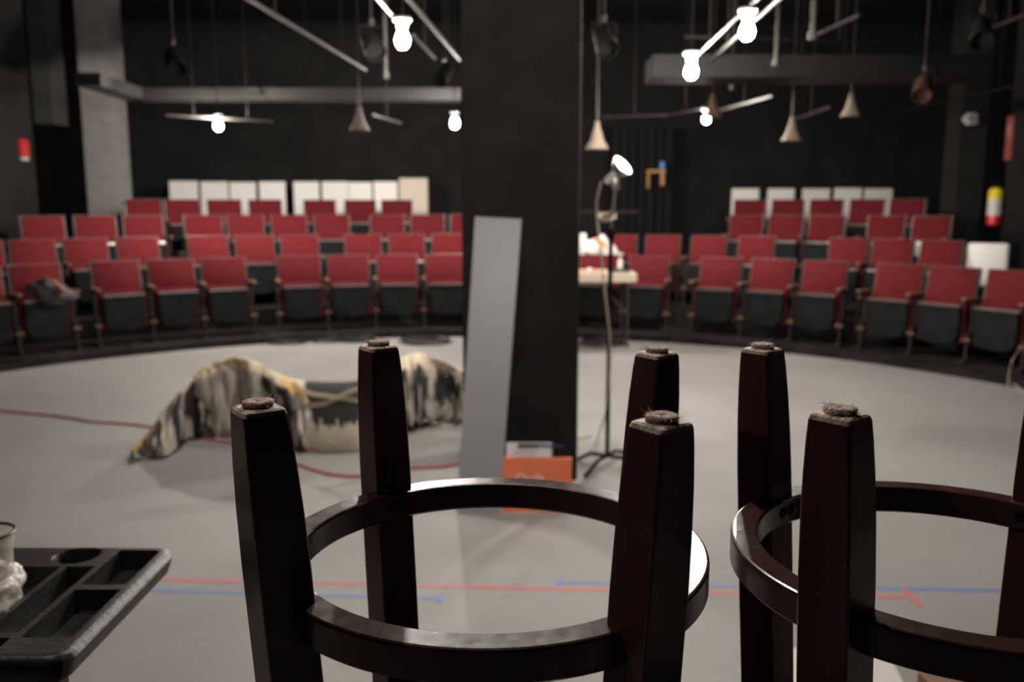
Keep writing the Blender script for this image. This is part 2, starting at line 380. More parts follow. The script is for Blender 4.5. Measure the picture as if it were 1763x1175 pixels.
# ---------------------------------------------------------------- bar stools, upside down on a table
DZ = 0.33
RT, ZT = 0.6939 * DZ, 0.5278 * DZ
RI, RO = 0.5641 * DZ, 0.6477 * DZ
RING_Z = CAMZ - DZ
TABLE_Z = 0.62
def leg_mesh(k):
    """square leg, radial faces; k = quarter; local origin = stool axis on the table"""
    mb = MB(); a0 = k * math.pi / 2
    er = Vector((math.cos(a0), math.sin(a0), 0)); et = Vector((-math.sin(a0), math.cos(a0), 0))
    ztip = RING_Z + ZT - 0.004 - TABLE_Z
    secs = []
    slope = 0.067
    for dz, wd, rc in ((0, 0.0300, .004), (0.0015, 0.0345, .004), (0.005, 0.0368, 0.004), (0.02, 0.0385, 0.003), (0.05, 0.0415, 0.003), (0.09, 0.0440, 0.003), (0.14, 0.0455, 0.003), (0.30, 0.046, 0.003), (ztip - 0.06, 0.044, 0.003)):
        c = er * (RT - slope * dz) + Vector((0, 0, ztip - dz)); h = wd / 2; ring = []
        for sx, sy in ((1, 1), (-1, 1), (-1, -1), (1, -1)):
            cc = (sx * (h - rc), sy * (h - rc)); st = {(1, 1): 0, (-1, 1): 90, (-1, -1): 180, (1, -1): 270}[(sx, sy)]
            for j in range(4):
                th = R(st + 30 * j); ring.append(mb.bm.verts.new(c + er * (cc[0] + rc * math.cos(th)) + et * (cc[1] + rc * math.sin(th))))
        secs.append(ring)
    n = 16
    tipf = mb.bm.faces.new(secs[0])
    faces1 = []
    for i, (r0, r1) in enumerate(zip(secs, secs[1:])):
        for j in range(n):
            f = mb.bm.faces.new((r0[j], r0[(j + 1) % n], r1[(j + 1) % n], r1[j]))
            if i < 2: faces1.append(f)
    mb.bm.faces.new(secs[-1][::-1])
    tipf.material_index = 1
    for f in faces1: f.material_index = 1
    return mb, er, ztip
def make_stool():
    t = thing('bar_stool', 'dark wooden bar stool', 'stool')
    for k in range(4):
        mb, er, ztip = leg_mesh(k)
        leg = mb.build('leg', M_wood, t, smooth=True, angle=14); leg.data.materials.append(M_dust)
        c = er * RT + Vector((0, 0, ztip))
        f = MB(); nn = 28; prof = [(0.0115, -0.0005), (0.0128, 0.001), (0.0127, 0.0035), (0.0118, 0.0050), (0.007, 0.0052), (0.0028, 0.0047), (0.001, 0.0036)]
        f.lathe(prof, c=c, n=nn)
        for v in f.bm.verts:
            nz = noise.noise(v.co * 260 + Vector((k * 9, 0, 0)))
            d = (v.co - c); d.z = 0
            if d.length > 0.004: v.co += d.normalized() * nz * 0.0009
            v.co.z += noise.noise(v.co * 120 + Vector((k * 5, 3, 0))) * 0.0009
        pad = f.build('felt_pad', M_felt, leg, smooth=True, angle=60)
        h = MB(); rnd = random.Random(k * 13 + 5)
        for q in range(110):
            a = rnd.uniform(0, 2 * math.pi); rad = rnd.uniform(0.008, 0.0128); p = c + Vector((math.cos(a) * rad, math.sin(a) * rad, rnd.uniform(0.002, 0.005)))
            L = rnd.choice((0.002, 0.003, 0.004, 0.006)) * (2.2 if rnd.random() < 0.1 else 1); a2 = a + rnd.uniform(-1.4, 1.4)
            d = Vector((math.cos(a2), math.sin(a2), rnd.uniform(-0.1, 0.7))); bend = Vector((rnd.uniform(-1, 1), rnd.uniform(-1, 1), rnd.uniform(-0.6, 0.4)))
            pts = [p + d * L * s_ + bend * L * s_ * s_ * 0.5 for s_ in (0, .33, .66, 1)]
            h.tube(pts, [0.00018, 0.00016, 0.00013, 0.00008], n=3)
        h.build('fibre', M_lint, leg)['kind'] = 'stuff'
    ring = MB(); n = 96; z1 = RING_Z - TABLE_Z; z0 = z1 - 0.031; bv = 0.0028
    prof = [(RI + bv, z1), (RO - bv, z1), (RO - bv * .3, z1 - bv * .3), (RO, z1 - bv), (RO, z0 + bv), (RO - bv, z0), (RI + bv, z0), (RI, z0 + bv), (RI, z1 - bv), (RI + bv * .3, z1 - bv * .3)]
    rg = []
    for i in range(n):
        a = 2 * math.pi * i / n; rg.append([ring.bm.verts.new((r * math.cos(a), r * math.sin(a), z)) for r, z in prof])
    for i in range(n):
        for j in range(len(prof)):
            r0, r1 = rg[i], rg[(i + 1) % n]; m = len(prof); ring.bm.faces.new((r0[j], r1[j], r1[(j + 1) % m], r0[(j + 1) % m]))
    rr = ring.build('foot_ring', M_wood, t, smooth=True, angle=12)
    for k in range(4):
        a0 = k * math.pi / 2
        for da in (-0.043, 0.043):
            a = a0 + da; c = Vector((RI * math.cos(a), RI * math.sin(a), z1 - 0.0145)); ax = Vector((-math.cos(a), -math.sin(a), 0))
            s = MB(); s.lathe([(0.0066, -0.001), (0.0066, 0.0008), (0.0056, 0.0020), (0.0030, 0.0026), (0.0024, 0.0010), (0.0005, 0.0008)], c=c, axis=ax, n=20)
            s.build('screw', M_screw, rr, smooth=True)
    s = MB(); s.lathe([(0.02, 0.0), (0.165, 0.0), (0.178, 0.012), (0.178, 0.045), (0.165, 0.055), (0.02, 0.055)], n=48); s.build('seat_cushion', mat('black vinyl', (0.012, 0.012, 0.012), 0.4), t, smooth=True)
    s = MB(); s.lathe([(0.02, 0.055), (0.19, 0.055), (0.19, 0.09), (0.02, 0.09)], n=48); s.build('seat_base', M_wood, t, smooth=True)
    return t
st1 = make_stool()
st1.location = (-0.0662 * DZ, 2.5094 * DZ, TABLE_Z); st1.rotation_euler = (0, 0, -2.5088)
st1['label'] = 'upside-down dark espresso wooden bar stool in the centre foreground with all four legs in view'; st1['group'] = 'upturned bar stools in the foreground'
st2 = dup(st1, (1.3179 * DZ, 2.4713 * DZ, TABLE_Z), -2.4503, 'upside-down dark espresso wooden bar stool cut off by the right edge of the photo', 'upturned bar stools in the foreground')
tb = thing('table', 'low black table carrying the two upturned bar stools', 'table', (0.2, 0.75, 0))
MB().box((0, 0, TABLE_Z - 0.02), (1.15, 0.84, 0.04), bev=0.006).build('tabletop', M_blackmetal, tb)
for sx in (-1, 1):
    for sy in (-1, 1): MB().box((sx * 0.53, sy * 0.37, (TABLE_Z - 0.04) / 2), (0.04, 0.04, TABLE_Z - 0.04)).build('leg', M_blackmetal, tb)

# ---------------------------------------------------------------- black plastic utility cart, left
cart = thing('utility_cart', 'black plastic utility cart with a moulded organiser tray', 'cart', (0, 0, 0))
CZ = 0.84
def tray():
    """moulded tray top: solid slab with wells, built as a height grid"""
    xs0, xs1, ys0, ys1 = -1.15, -0.560, 1.02, 1.393
    mb = MB()
    wells = [(-0.648, -0.580, 1.238, 1.372), (-0.648, -0.580, 1.075, 1.222), (-0.702, -0.658, 1.09, 1.306), (-0.810, -0.712, 1.10, 1.306), (-0.770, -0.66, 1.035, 1.075), (-1.13, -0.822, 1.045, 1.372)]
    holes = [(-0.708, 1.350, 0.034)]
    xs = sorted({xs0, xs1, *[v for w_ in wells for v in w_[:2]]}); ys = sorted({ys0, ys1, *[v for w_ in wells for v in w_[2:]]})
    # fine grid
    def fine(v):
        out = []
        for a, b in zip(v, v[1:]):
            n = max(1, round((b - a) / 0.0032)); out += [a + (b - a) * i / n for i in range(n)]
        return out + [v[-1]]
    X = fine(xs); Y = fine(ys)
    def depth(x, y):
        d = 0
        for (a, b, c, e) in wells:
            m = min(x - a, b - x, y - c, e - y)
            if m > 0: d = max(d, 0.031 * min(1, m / 0.005))
        for cx, cy, r in holes:
            m = r - math.hypot(x - cx, y - cy)
            if m > 0: d = max(d, 0.032 * min(1, m / 0.005))
        m = min(x - xs0, xs1 - x, y - ys0, ys1 - y)
        if m < 0.012: d = max(d, 0.010 * (1 - m / 0.012) ** 2)
        elif m < 0.02: d = max(d, 0)
        return d
    g = [[mb.bm.verts.new((x, y, CZ - depth(x, y))) for y in Y] for x in X]
    for i in range(len(X) - 1):
        for j in range(len(Y) - 1): mb.bm.faces.new((g[i][j], g[i + 1][j], g[i + 1][j + 1], g[i][j + 1]))
    # skirt and underside
    bd = [g[i][0] for i in range(len(X))] + [g[-1][j] for j in range(1, len(Y))] + [g[i][-1] for i in range(len(X) - 2, -1, -1)] + [g[0][j] for j in range(len(Y) - 2, 0, -1)]
    cxm, cym = (xs0 + xs1) / 2, (ys0 + ys1) / 2
    lows = []
    for v in bd: lows.append(mb.bm.verts.new((cxm + (v.co.x - cxm) * 0.97, cym + (v.co.y - cym) * 0.97, CZ - 0.036)))
    n = len(bd)
    for i in range(n): mb.bm.faces.new((bd[i], bd[(i + 1) % n], lows[(i + 1) % n], lows[i]))
    mb.bm.faces.new(lows)
    # rounded plan corners
    for v in mb.bm.verts:
        for sx, ex in ((1, xs1), (-1, xs0)):
            for sy, ey in ((1, ys1), (-1, ys0)):
                rc = 0.03; ccx, ccy = ex - sx * rc, ey - sy * rc
                dx, dy = (v.co.x - ccx) * sx, (v.co.y - ccy) * sy
                if dx > 0 and dy > 0:
                    mxx = max(dx, dy); l = math.hypot(dx, dy)
                    if l > 0: v.co.x = ccx + sx * dx / l * mxx; v.co.y = ccy + sy * dy / l * mxx
    return mb.build('tray', M_blackplastic, cart, smooth=True, angle=50)
tray()
for x, y in ((-0.62, 1.085), (-0.76, 1.31), (-1.09, 1.085), (-0.95, 1.31)):
    if 1:
        MB().box((x, y, (CZ - 0.036 + 0.08) / 2), (0.038, 0.038, CZ - 0.036 - 0.08), bev=0.006).build('post', M_blackplastic, cart)
        c = MB(); c.lathe([(0.01, -0.012), (0.038, -0.012), (0.04, 0), (0.038, 0.012), (0.01, 0.012)], c=(x, y, 0.044), axis=(1, 0, 0)); c.build('caster', mat('grey rubber', (0.05, 0.05, 0.05), 0.7), cart, smooth=True)
MB().box((-0.855, 1.21, 0.18), (0.57, 0.36, 0.06), bev=0.01).build('shelf', M_blackplastic, cart)

# clear plastic cup / bag on the cart
def bottle():
    t = thing('plastic_jug', 'clear plastic jug in a crumpled plastic bag on the black cart', 'jug', (-0.758, 1.19, CZ - 0.031))
    mcl = mat('clear cloudy plastic', (0.75, 0.70, 0.64), 0.25, alpha=0.3, spec=0.6)
    mb = MB(); rim = aty(20, 930, 1.2)
    mb.lathe([(0.034, 0.0), (0.036, 0.02), (0.036, 0.06), (0.037, 0.10), (0.040, 0.118), (0.042, 0.130)], n=32, caps=False)
    mb.lathe([(0.0325, 0.001), (0.0345, 0.02), (0.0345, 0.06), (0.0355, 0.10), (0.0385, 0.118), (0.0405, 0.130)], n=32, caps=False)
    mb.build('body', mcl, t, smooth=True)
    mb = MB(); pts = [(0.0413 * math.cos(a), 0.0413 * math.sin(a), 0.1305) for a in [2 * math.pi * i / 32 for i in range(32)]]; mb.tube(pts, 0.0022, n=6, closed=True); mb.build('rim', mat('dark rim', (0.03, 0.028, 0.03), 0.4), t, smooth=True)
    bg = MB(); bmesh.ops.create_icosphere(bg.bm, subdivisions=5, radius=1.0)
    for v in bg.bm.verts:
        d = v.co.copy(); nn = noise.noise(d * 2.3) * 0.22 + noise.noise(d * 6) * 0.10 + abs(noise.noise(d * 11)) * 0.06
        r = 1 + nn; v.co = Vector((d.x * 0.044 * r + 0.002, d.y * 0.070 * r - 0.02, max(-0.036, d.z * 0.048 * r) + 0.042))
    bg.build('plastic_bag', mat('crinkled clear film', (0.75, 0.70, 0.65), 0.2, alpha=0.45, spec=0.8, bump=0.6, bscale=45), t, smooth=True, angle=180)
    return t
bottle()

# ---------------------------------------------------------------- column props
def grey_board():
    top_l = aty(818, 374, 4.33); top_r = aty(898, 378, 4.33); bl_ = atz(786, 884, 0.004); br_ = atz(860, 884, 0.004)
    mb = MB(); off = Vector((0, 0.016, 0.004))
    v = [mb.bm.verts.new(p) for p in (bl_, br_, top_r, top_l)]; u = [mb.bm.verts.new(p + off) for p in (bl_, br_, top_r, top_l)]
    for i in range(4): mb.bm.faces.new((v[i], v[(i + 1) % 4], u[(i + 1) % 4], u[i]))
    mb.bm.faces.new(v[::-1]); mb.bm.faces.new(u)
    return mb.build('panel', mat('grey semi-gloss panel', (0.40, 0.40, 0.43), 0.42, metal=0.0, spec=0.35))
tag(grey_board(), 'tall narrow grey panel leaning on the black column', 'panel')

def orange_bag():
    b0 = aty(863, 886, 3.87); b1 = aty(982, 886, 3.87); t0 = aty(866, 790, 3.99); t1 = aty(985, 790, 3.99)
    for v_ in (b0, b1): v_.z = 0.004
    t = thing('paper_bag', 'flat orange paper bag with white lettering at the foot of the column', 'bag', (b0.x, 3.87, 0.004))
    O = Vector(t.location); off = Vector((0, 0.022, 0.0)); mb = MB()
    v = [mb.bm.verts.new(p - O) for p in (b0, b1, t1, t0)]; u = [mb.bm.verts.new(p - O + off) for p in (b0, b1, t1, t0)]
    for i in range(4): mb.bm.faces.new((v[i], v[(i + 1) % 4], u[(i + 1) % 4], u[i]))
    mb.bm.faces.new(v[::-1]); mb.bm.faces.new(u)
    mb.build('bag_body', mat('orange paper stock', (0.80, 0.16, 0.045), 0.55, noise_amt=0.08, nscale=12), t)
    cu = bpy.data.curves.new('lettering', 'FONT'); cu.body = 'Quilt'; cu.size = 0.064; cu.extrude = 0.0005
    ob = bpy.data.objects.new('lettering', cu); C.objects.link(ob)
    dg = bpy.context.evaluated_depsgraph_get(); me = bpy.data.meshes.new_from_object(ob.evaluated_get(dg)); bpy.data.objects.remove(ob)
    me.materials.clear(); me.materials.append(mat('white ink', (0.85, 0.80, 0.75), 0.6))
    up = (t0 - b0).normalized(); L = up.length; ln = (t0 - b0).length
    o = bpy.data.objects.new('lettering', me); C.objects.link(o); o.parent = t
    tilt = math.atan2(up.y, up.z); o.rotation_euler = (R(90) - tilt, 0, 0)
    o.location = Vector((0.062, 0, 0)) + up * (ln - 0.115) + Vector((0, -0.002, 0)); o['label'] = 'white lettering'
    return up
upv = orange_bag()
cb = thing('clipboard', 'clipboard of white paper standing behind the orange bag against the column', 'clipboard', (0, 0, 0))
tl = aty(872, 762, 4.05); tr = aty(950, 762, 4.05)
def slab(o_, w0, w1, l, th, name, m, bev=0.0006):
    """tilted slab hanging down from the clipboard's top edge"""
    mb = MB(); d = upv; nrm = Vector((0, d.z, -d.y)); a_ = Vector((tl.x + w0, 4.05, tl.z)) + nrm * o_; b_ = Vector((tr.x + w1, 4.05, tl.z)) + nrm * o_
    P = (a_, b_, b_ - d * l, a_ - d * l); v = [mb.bm.verts.new(p) for p in P]; u = [mb.bm.verts.new(p + nrm * th) for p in P]
    for i in range(4): mb.bm.faces.new((v[i], v[(i + 1) % 4], u[(i + 1) % 4], u[i]))
    mb.bm.faces.new(v[::-1]); mb.bm.faces.new(u); return mb.build(name, m, cb)
slab(0.002, -0.004, 0.008, tl.z / upv.z - 0.01, 0.004, 'backing', mat('brown hardboard', (0.05, 0.035, 0.025), 0.6))
slab(-0.001, 0, 0, 0.26, 0.002, 'paper', mat('white paper', (0.75, 0.72, 0.76), 0.8))
cxm = (tl.x + tr.x) / 2
m_ = MB(); m_.box((cxm - 0.005, 4.035, tl.z - 0.012), (0.10, 0.012, 0.020), bev=0.003); m_.build('clip', mat('steel clip', (0.25, 0.24, 0.22), 0.3, metal=0.9), cb)
pn = MB(); p0 = aty(926, 766, 4.022); p1 = aty(971, 769, 4.022); pn.tube([p0, p1], 0.0052); pn = pn.build('pen', mat('blue pen', (0.03, 0.04, 0.16), 0.3), smooth=True); tag(pn, 'dark blue pen clipped across the top of the clipboard', 'pen')

# ---------------------------------------------------------------- lamp stand right of the column
sp = atz(1045, 802, 0.004); SX, SY = sp.x, sp.y
stn = thing('lamp_stand', 'black metal stand with cross base right of the column holding a clamp lamp', 'stand', (0, 0, 0))
ztop = aty(1045, 392, SY).z
mb = MB(); mb.tube([(SX, SY, 0.06), (SX, SY, ztop)], 0.0125); mb.build('pole', M_blackmetal, stn, smooth=True)
mb = MB(); mb.lathe([(0.018, -0.03), (0.022, -0.02), (0.022, 0.02), (0.018, 0.03)], c=(SX, SY, ztop - 0.03)); mb.tube([(SX, SY, ztop - 0.03), (SX + .045, SY, ztop - 0.03)], 0.006); mb.build('collar', M_blackmetal, stn, smooth=True)
z2 = aty(1048, 300, SY).z
mb = MB(); mb.tube([(SX, SY, ztop), (SX + 0.012, SY, ztop + 0.12), (SX + 0.022, SY - 0.01, z2 - 0.05)], 0.008); mb.build('extension_rod', mat('grey rod', (0.3, 0.3, 0.29), 0.35, metal=0.8), stn, smooth=True)
for ang, ll in ((152, 0.17), (238, 0.26), (332, 0.30), (60, 0.26)):
    d = Vector((math.cos(R(ang)), math.sin(R(ang)), 0)); c0 = Vector((SX, SY, 0.06))
    mb = MB(); mb.tube([c0, c0 + d * 0.10, c0 + d * ll + Vector((0, 0, -0.044))], 0.011); mb.build('leg', M_blackmetal, stn, smooth=True)
# cross bar (thin, tan) lying on the base
cordm = mat('beige cord', (0.42, 0.34, 0.27), 0.6)
ck = MB(); cc = aty(1045, 372, SY - 0.02)
pts = []
for i in range(60):
    a = 2 * math.pi * i / 20; rr_ = 0.044 + 0.003 * math.sin(i * 1.7); pts.append((cc.x + rr_ * math.cos(a), cc.y + rr_ * math.sin(a), cc.z + 0.006 * math.sin(i * 0.9) - 0.004 * (i // 20) + 0.35 * rr_ * math.sin(a)))
ck.tube(pts, 0.0048, n=6)
ck = ck.build('cable_coil', cordm, smooth=True); tag(ck, 'small beige coil of cord hanging on the lamp stand', 'cord')
cr_ = MB(); cp = [(1036, 312), (1028, 345), (1029, 385), (1034, 430), (1040, 490), (1046, 540), (1050, 585), (1050, 640), (1048, 690)]
pts = [aty(x, y, SY - 0.03) for x, y in cp]; pts += [atz(1035, 735, 0.02), atz(1015, 752, 0.01), atz(985, 756, 0.01), ]
def smoothpts(P, n=5):
    out = []
    P = [Vector(p) for p in P]
    for i in range(len(P) - 1):
        p0, p1, p2, p3 = P[max(i - 1, 0)], P[i], P[i + 1], P[min(i + 2, len(P) - 1)]
        for k in range(n):
            t = k / n; out.append(0.5 * ((2 * p1) + (-p0 + p2) * t + (2 * p0 - 5 * p1 + 4 * p2 - p3) * t * t + (-p0 + 3 * p1 - 3 * p2 + p3) * t ** 3))
    return out + [P[-1]]
cr_.tube(smoothpts(pts), 0.006, n=6); tag(cr_.build('power_cord', cordm, smooth=True), 'beige power cord running down beside the lamp stand pole', 'cord')
# clamp lamp
lamp = thing('clamp_lamp', 'lit clamp lamp with aluminium bowl on top of the black stand', 'lamp', (0, 0, 0))
lc = aty(1066, 283, SY - 0.03); ax = Vector((0.62, -0.40, 0.66)).normalized()
rb = MB(); base = lc - ax * 0.035 + Vector((0.005, 0, -0.02))
prof = [(0.016, 0.0), (0.022, 0.004), (0.038, 0.014), (0.050, 0.032), (0.056, 0.050), (0.058, 0.058)]
rb.lathe(prof + [(r - 0.0015, h) for r, h in prof[::-1]], c=base, axis=ax, n=32, caps=False); rb.build('reflector', mat('spun aluminium', (0.42, 0.42, 0.41), 0.35, metal=0.9), lamp, smooth=True)
sk = MB(); sk.lathe([(0.018, -0.07), (0.02, -0.06), (0.02, -0.01), (0.017, 0.004)], c=base, axis=ax); sk.build('socket', M_porcelain, lamp, smooth=True)
bb_ = MB(); bb_.lathe([(0.012, 0.004), (0.015, 0.018), (0.020, 0.034), (0.024, 0.048), (0.021, 0.060), (0.012, 0.069), (0.002, 0.071)], c=base, axis=ax); bb_.build('bulb', M_bulb, lamp, smooth=True)
cl_ = MB(); cl_.tube([base - ax * 0.05, Vector((SX + 0.02, SY - 0.01, z2 + 0.03)), Vector((SX + 0.022, SY - 0.01, z2 - 0.05))], 0.008)
cl_.box((SX + 0.022, SY - 0.01, z2 - 0.05), (0.035, 0.04, 0.06), bev=0.005); cl_.build('clamp', mat('steel clamp', (0.45, 0.42, 0.38), 0.35, metal=0.8), lamp, smooth=True)

# ---------------------------------------------------------------- white table on the right
tp = atz(1083, 600, 0.004); TY = tp.y; TZ = aty(1050, 471, TY).z
x1 = aty(1097, 471, TY).x; x0 = x1 - 1.25
wt = thing('folding_table', 'cream topped table in front of the front row seats, right of the column', 'table', ((x0 + x1) / 2, TY, 0.0))
cx_ = (x1 - x0) / 2
MB().box((0, 0.29, TZ - 0.045), (x1 - x0, 0.60, 0.09), bev=0.008).build('tabletop', mat('cream laminate', (0.66, 0.57, 0.45), 0.5), wt)
for sx in (-1, 1):
    for y in (0.05, 0.50): MB().tube([(sx * (cx_ - 0.08), y, 0.004), (sx * (cx_ - 0.08), y, TZ - 0.06)], 0.012).build('leg', mat('grey table steel', (0.09, 0.085, 0.08), 0.4, metal=0.6), wt, smooth=True)
MB().tube([(cx_ - 0.08, 0.05, 0.35), (cx_ - 0.38, 0.28, TZ - 0.09)], 0.008).build('brace', mat('grey table steel', (0.09, 0.085, 0.08)), wt, smooth=True)
q = aty(1066, 470, TY + 0.2)
kb = MB(); kb.box((q.x - .01, TY + 0.2, TZ + 0.015), (0.22, 0.20, 0.03), bev=0.008); kb = kb.build('black_case', mat('black case', (0.01, 0.01, 0.01), 0.4)); tag(kb, 'flat black case lying on the cream table', 'case')
bt = thing('bottle', 'small white bottle with dark label standing on the cream table', 'bottle', (q.x + 0.03, TY + 0.36, TZ))
b1_ = MB(); b1_.lathe([(0.022, 0), (0.024, 0.005), (0.024, 0.10), (0.012, 0.125), (0.011, 0.14)]); b1_.build('bottle_body', M_white, bt, smooth=True)
b1_ = MB(); b1_.lathe([(0.014, 0.138), (0.014, 0.158)]); b1_.build('cap', M_blackmetal, bt, smooth=True)
q = aty(1015, 462, TY + 0.1)
bx = MB(); bmesh.ops.create_uvsphere(bx.bm, u_segments=16, v_segments=10, radius=0.026); bx = bx.build('ball', M_white, smooth=True); bx.location = (q.x, TY + 0.1, TZ + 0.026); tag(bx, 'small white ball sitting on the cream table', 'ball')
bx = MB().box((0, 0, 0.006), (0.22, 0.18, 0.012), bev=0.003).build('folder', mat('orange paper', (0.6, 0.2, 0.1), 0.7)); bx.location = (q.x, TY + 0.18, TZ); tag(bx, 'thin orange folder on the cream table beside the column', 'folder')
# white and orange bag on a second-row seat
q = on_row(1040, 5.93); 
bg = MB(); bmesh.ops.create_icosphere(bg.bm, subdivisions=4, radius=1.0)
L_ = aty(1008, 400, q.y).x; R_ = aty(1072, 400, q.y).x; zt_ = aty(1020, 407, q.y).z; zb_ = aty(1020, 446, q.y).z
for v in bg.bm.verts:
    d = v.co.copy(); r = 1 + noise.noise(d * 2.0) * 0.25 + noise.noise(d * 5) * 0.12
    hx = (R_ - L_) / 2; tall = 1.0 if d.x < 0.0 else max(0.35, 1 - d.x * 0.8)
    v.co = Vector(((L_ + R_) / 2 + d.x * hx * r, q.y + d.y * 0.11 * r, zb_ + (zt_ - zb_) * (0.5 + 0.5 * d.z) * tall * min(r, 1.1)))
bgo = bg.build('shoe', M_white, smooth=True, angle=180); bgo.name = 'plastic_bag'; bgo.data.materials.append(mat('orange print', (0.85, 0.22, 0.1), 0.6))
for f in bgo.data.polygons:
    c = f.center; u = (c.x - L_) / (R_ - L_); vv = (c.z - zb_) / (zt_ - zb_)
    if 0.22 < u < 0.55 and abs(vv - (0.95 - (u - 0.2) * 1.1)) < 0.16: f.material_index = 1
tag(bgo, 'crumpled white bag with orange print behind the front row, right of the column', 'bag')
zs = zb_ - ROWZ[1]
bxm = MB().box((0, 0, zs / 2), ((R_ - L_) * .7, 0.2, zs), bev=0.01).build('crate', M_blackmetal); bxm.location = ((L_ + R_) / 2, q.y, ROWZ[1]); tag(bxm, 'black crate under the white and orange bag', 'crate')
q2 = aty(1004, 402, 10.4); o = MB().box((0, 0, (q2.z - ROWZ[1]) / 2), (0.07, 0.03, q2.z - ROWZ[1]), bev=0.004).build('post', M_white); o.name = 'white_post'; o.location = (q2.x, 10.4, ROWZ[1]); tag(o, 'short white post beside the column behind the front row', 'post')

# ---------------------------------------------------------------- painted costume prop in the middle of the stage
def prop():
    t = thing('stage_prop', 'large draped prop of cream and black fur cloth arched over the stage floor', 'prop', (0, 0, 0))
    spine = [(225, 790, 4.78, 0.02), (262, 735, 4.9, 0), (300, 684, 5.0, 0), (345, 640, 5.12, 0), (400, 616, 5.2, 0), (440, 626, 5.22, 0), (480, 645, 5.22, 0), (512, 657, 5.22, 0), (565, 661, 5.22, 0), (620, 657, 5.25, 0), (665, 632, 5.4, 0), (712, 608, 5.5, 0), (750, 617, 5.5, 0), (795, 640, 5.45, 0), (840, 690, 5.4, 0), (868, 740, 5.35, 0)]
    hem = [(228, 796), (262, 792), (292, 788), (330, 760), (385, 752), (430, 745), (490, 765), (520, 776), (570, 781), (620, 778), (670, 752), (712, 745), (750, 734), (795, 735), (835, 745), (870, 750)]
    P = []
    for i, (x, y, Y, _) in enumerate(spine):
        s = aty(x, y, Y); s.z = max(s.z, 0.03)
        hy = hem[i]; h0 = atz(hy[0], hy[1], 0.006)
        P.append((s, h0))
    # resample
    U = 220; V = 26; mb = MB(); col = []
    def cat(a, k):
        i = int(k); f = k - i; i = min(i, len(a) - 2); f = k - i
        p0, p1, p2, p3 = a[max(i - 1, 0)], a[i], a[i + 1], a[min(i + 2, len(a) - 1)]
        return 0.5 * ((2 * p1) + (-p0 + p2) * f + (2 * p0 - 5 * p1 + 4 * p2 - p3) * f * f + (-p0 + 3 * p1 - 3 * p2 + p3) * f ** 3)
    sp_ = [p[0] for p in P]; hm = [p[1] for p in P]
    g = []; cols = {}
    for i in range(U + 1):
        k = i / U * (len(P) - 1); s = cat(sp_, k); h = cat(hm, k); rowv = []
        u = i / U
        mid = 7.2 < k < 9.6
        lift = 0.0 if mid or k < 1.2 else 0.010 + 0.05 * (noise.noise(Vector((i * 0.31, 0, 0))) + 0.45) * (1 if 2 < k < 7 or k > 9.8 else 0.3)
        lift = max(lift, 0)
        if 9.8 < k: lift += 0.03 * abs(math.sin(i * 0.9))
        for j in range(-V // 2, V + 1):
            if j >= 0: v = j / V; end = h.copy(); end.z = max(0.006, lift)
            else: v = -j / (V / 2); end = Vector((s.x + (s.x - h.x) * 0.25, s.y + min(0.42, (s.y - h.y) * 0.9 + 0.05), 0.006))
            # bulging drape profile
            pz = s.z + (end.z - s.z) * (1 - math.cos(v * math.pi / 2) * 1.0) ** (0.9 if j >= 0 else 1.1)
            hv = math.sin(v * math.pi / 2)
            p = Vector((s.x + (end.x - s.x) * hv, s.y + (end.y - s.y) * hv, pz))
            rough = 0.012 + 0.028 * v
            if not mid: p += Vector((0, -1, 0.3)) * (noise.noise(Vector((i * 0.16, v * 1.6, 0))) * rough * 2.2 + noise.noise(Vector((i * 0.45, v * 5, 7))) * 0.03 * (0.3 + v))
            else: p += Vector((0, -1, 0)) * noise.noise(Vector((i * 0.05, v * 3, 2))) * 0.02
            p.z = max(p.z, 0.006)
            vv = mb.bm.verts.new(p); rowv.append(vv)
            # the cloth's own paint: cream above, black streaks lower
            n1 = noise.noise(Vector((i * 0.17, v * 1.3, 3))) ; n2 = noise.noise(Vector((i * 0.55, v * 2.4, 9))); n3 = noise.noise(Vector((i * 0.9, v * 9, 1)))
            c = Vector((0.60, 0.51, 0.38)) if v < 0.36 else Vector((0.40, 0.355, 0.30))
            c = c * (1 + 0.15 * n3)
            stain = noise.noise(Vector((i * 0.05, v * 2, 30)))
            if v < 0.35 and stain > 0.28: c = Vector((0.58, 0.36, 0.13))
            if not mid:
                band = 0.30 + 0.10 * n1
                if j >= 0 and v > band:
                    bk = (n1 * 0.35 + n2 * 1.2 + 0.22 - max(0, v - 0.62) * 0.7)
                    bk += 0.45 * math.sin(i * 0.42 + 3.5 * noise.noise(Vector((i * 0.07, v * 0.8, 12)))) + (0.04 if 2.2 < k < 7 else -0.06) - (0.15 if v < 0.4 else 0)
                    if k < 2.2: bk -= 0.2
                    elif k < 7: bk += 0.10
                    if k > 9.6: bk += 0.0
                    if bk > 0.16: c = Vector((0.012, 0.013, 0.013))
                    elif bk > 0.02: c = c * 0.35
            else:
                jag = 0.66 + 0.12 * noise.noise(Vector((i * 0.5, 0, 5))) + 0.05 * n3
                edgew = min(k - 7.2, 9.6 - k)
                if v < jag and (edgew > 0.12 + 0.12 * n2): c = Vector((0.012, 0.012, 0.012))
                else: c = Vector((0.46, 0.40, 0.32)) * (1 + 0.12 * n3)
                if v > 0.72 and stain > 0.3: c = Vector((0.45, 0.33, 0.15))
            cols[vv] = c
        g.append(rowv)
    for i in range(U):
        for j in range(len(g[0]) - 1): mb.bm.faces.new((g[i][j], g[i + 1][j], g[i + 1][j + 1], g[i][j + 1]))
    mb.bm.verts.index_update(); cl_ = [cols[v] for v in mb.bm.verts]
    m = bpy.data.materials.new('painted fur cloth'); m.use_nodes = True; nt = m.node_tree; b = nt.nodes['Principled BSDF']
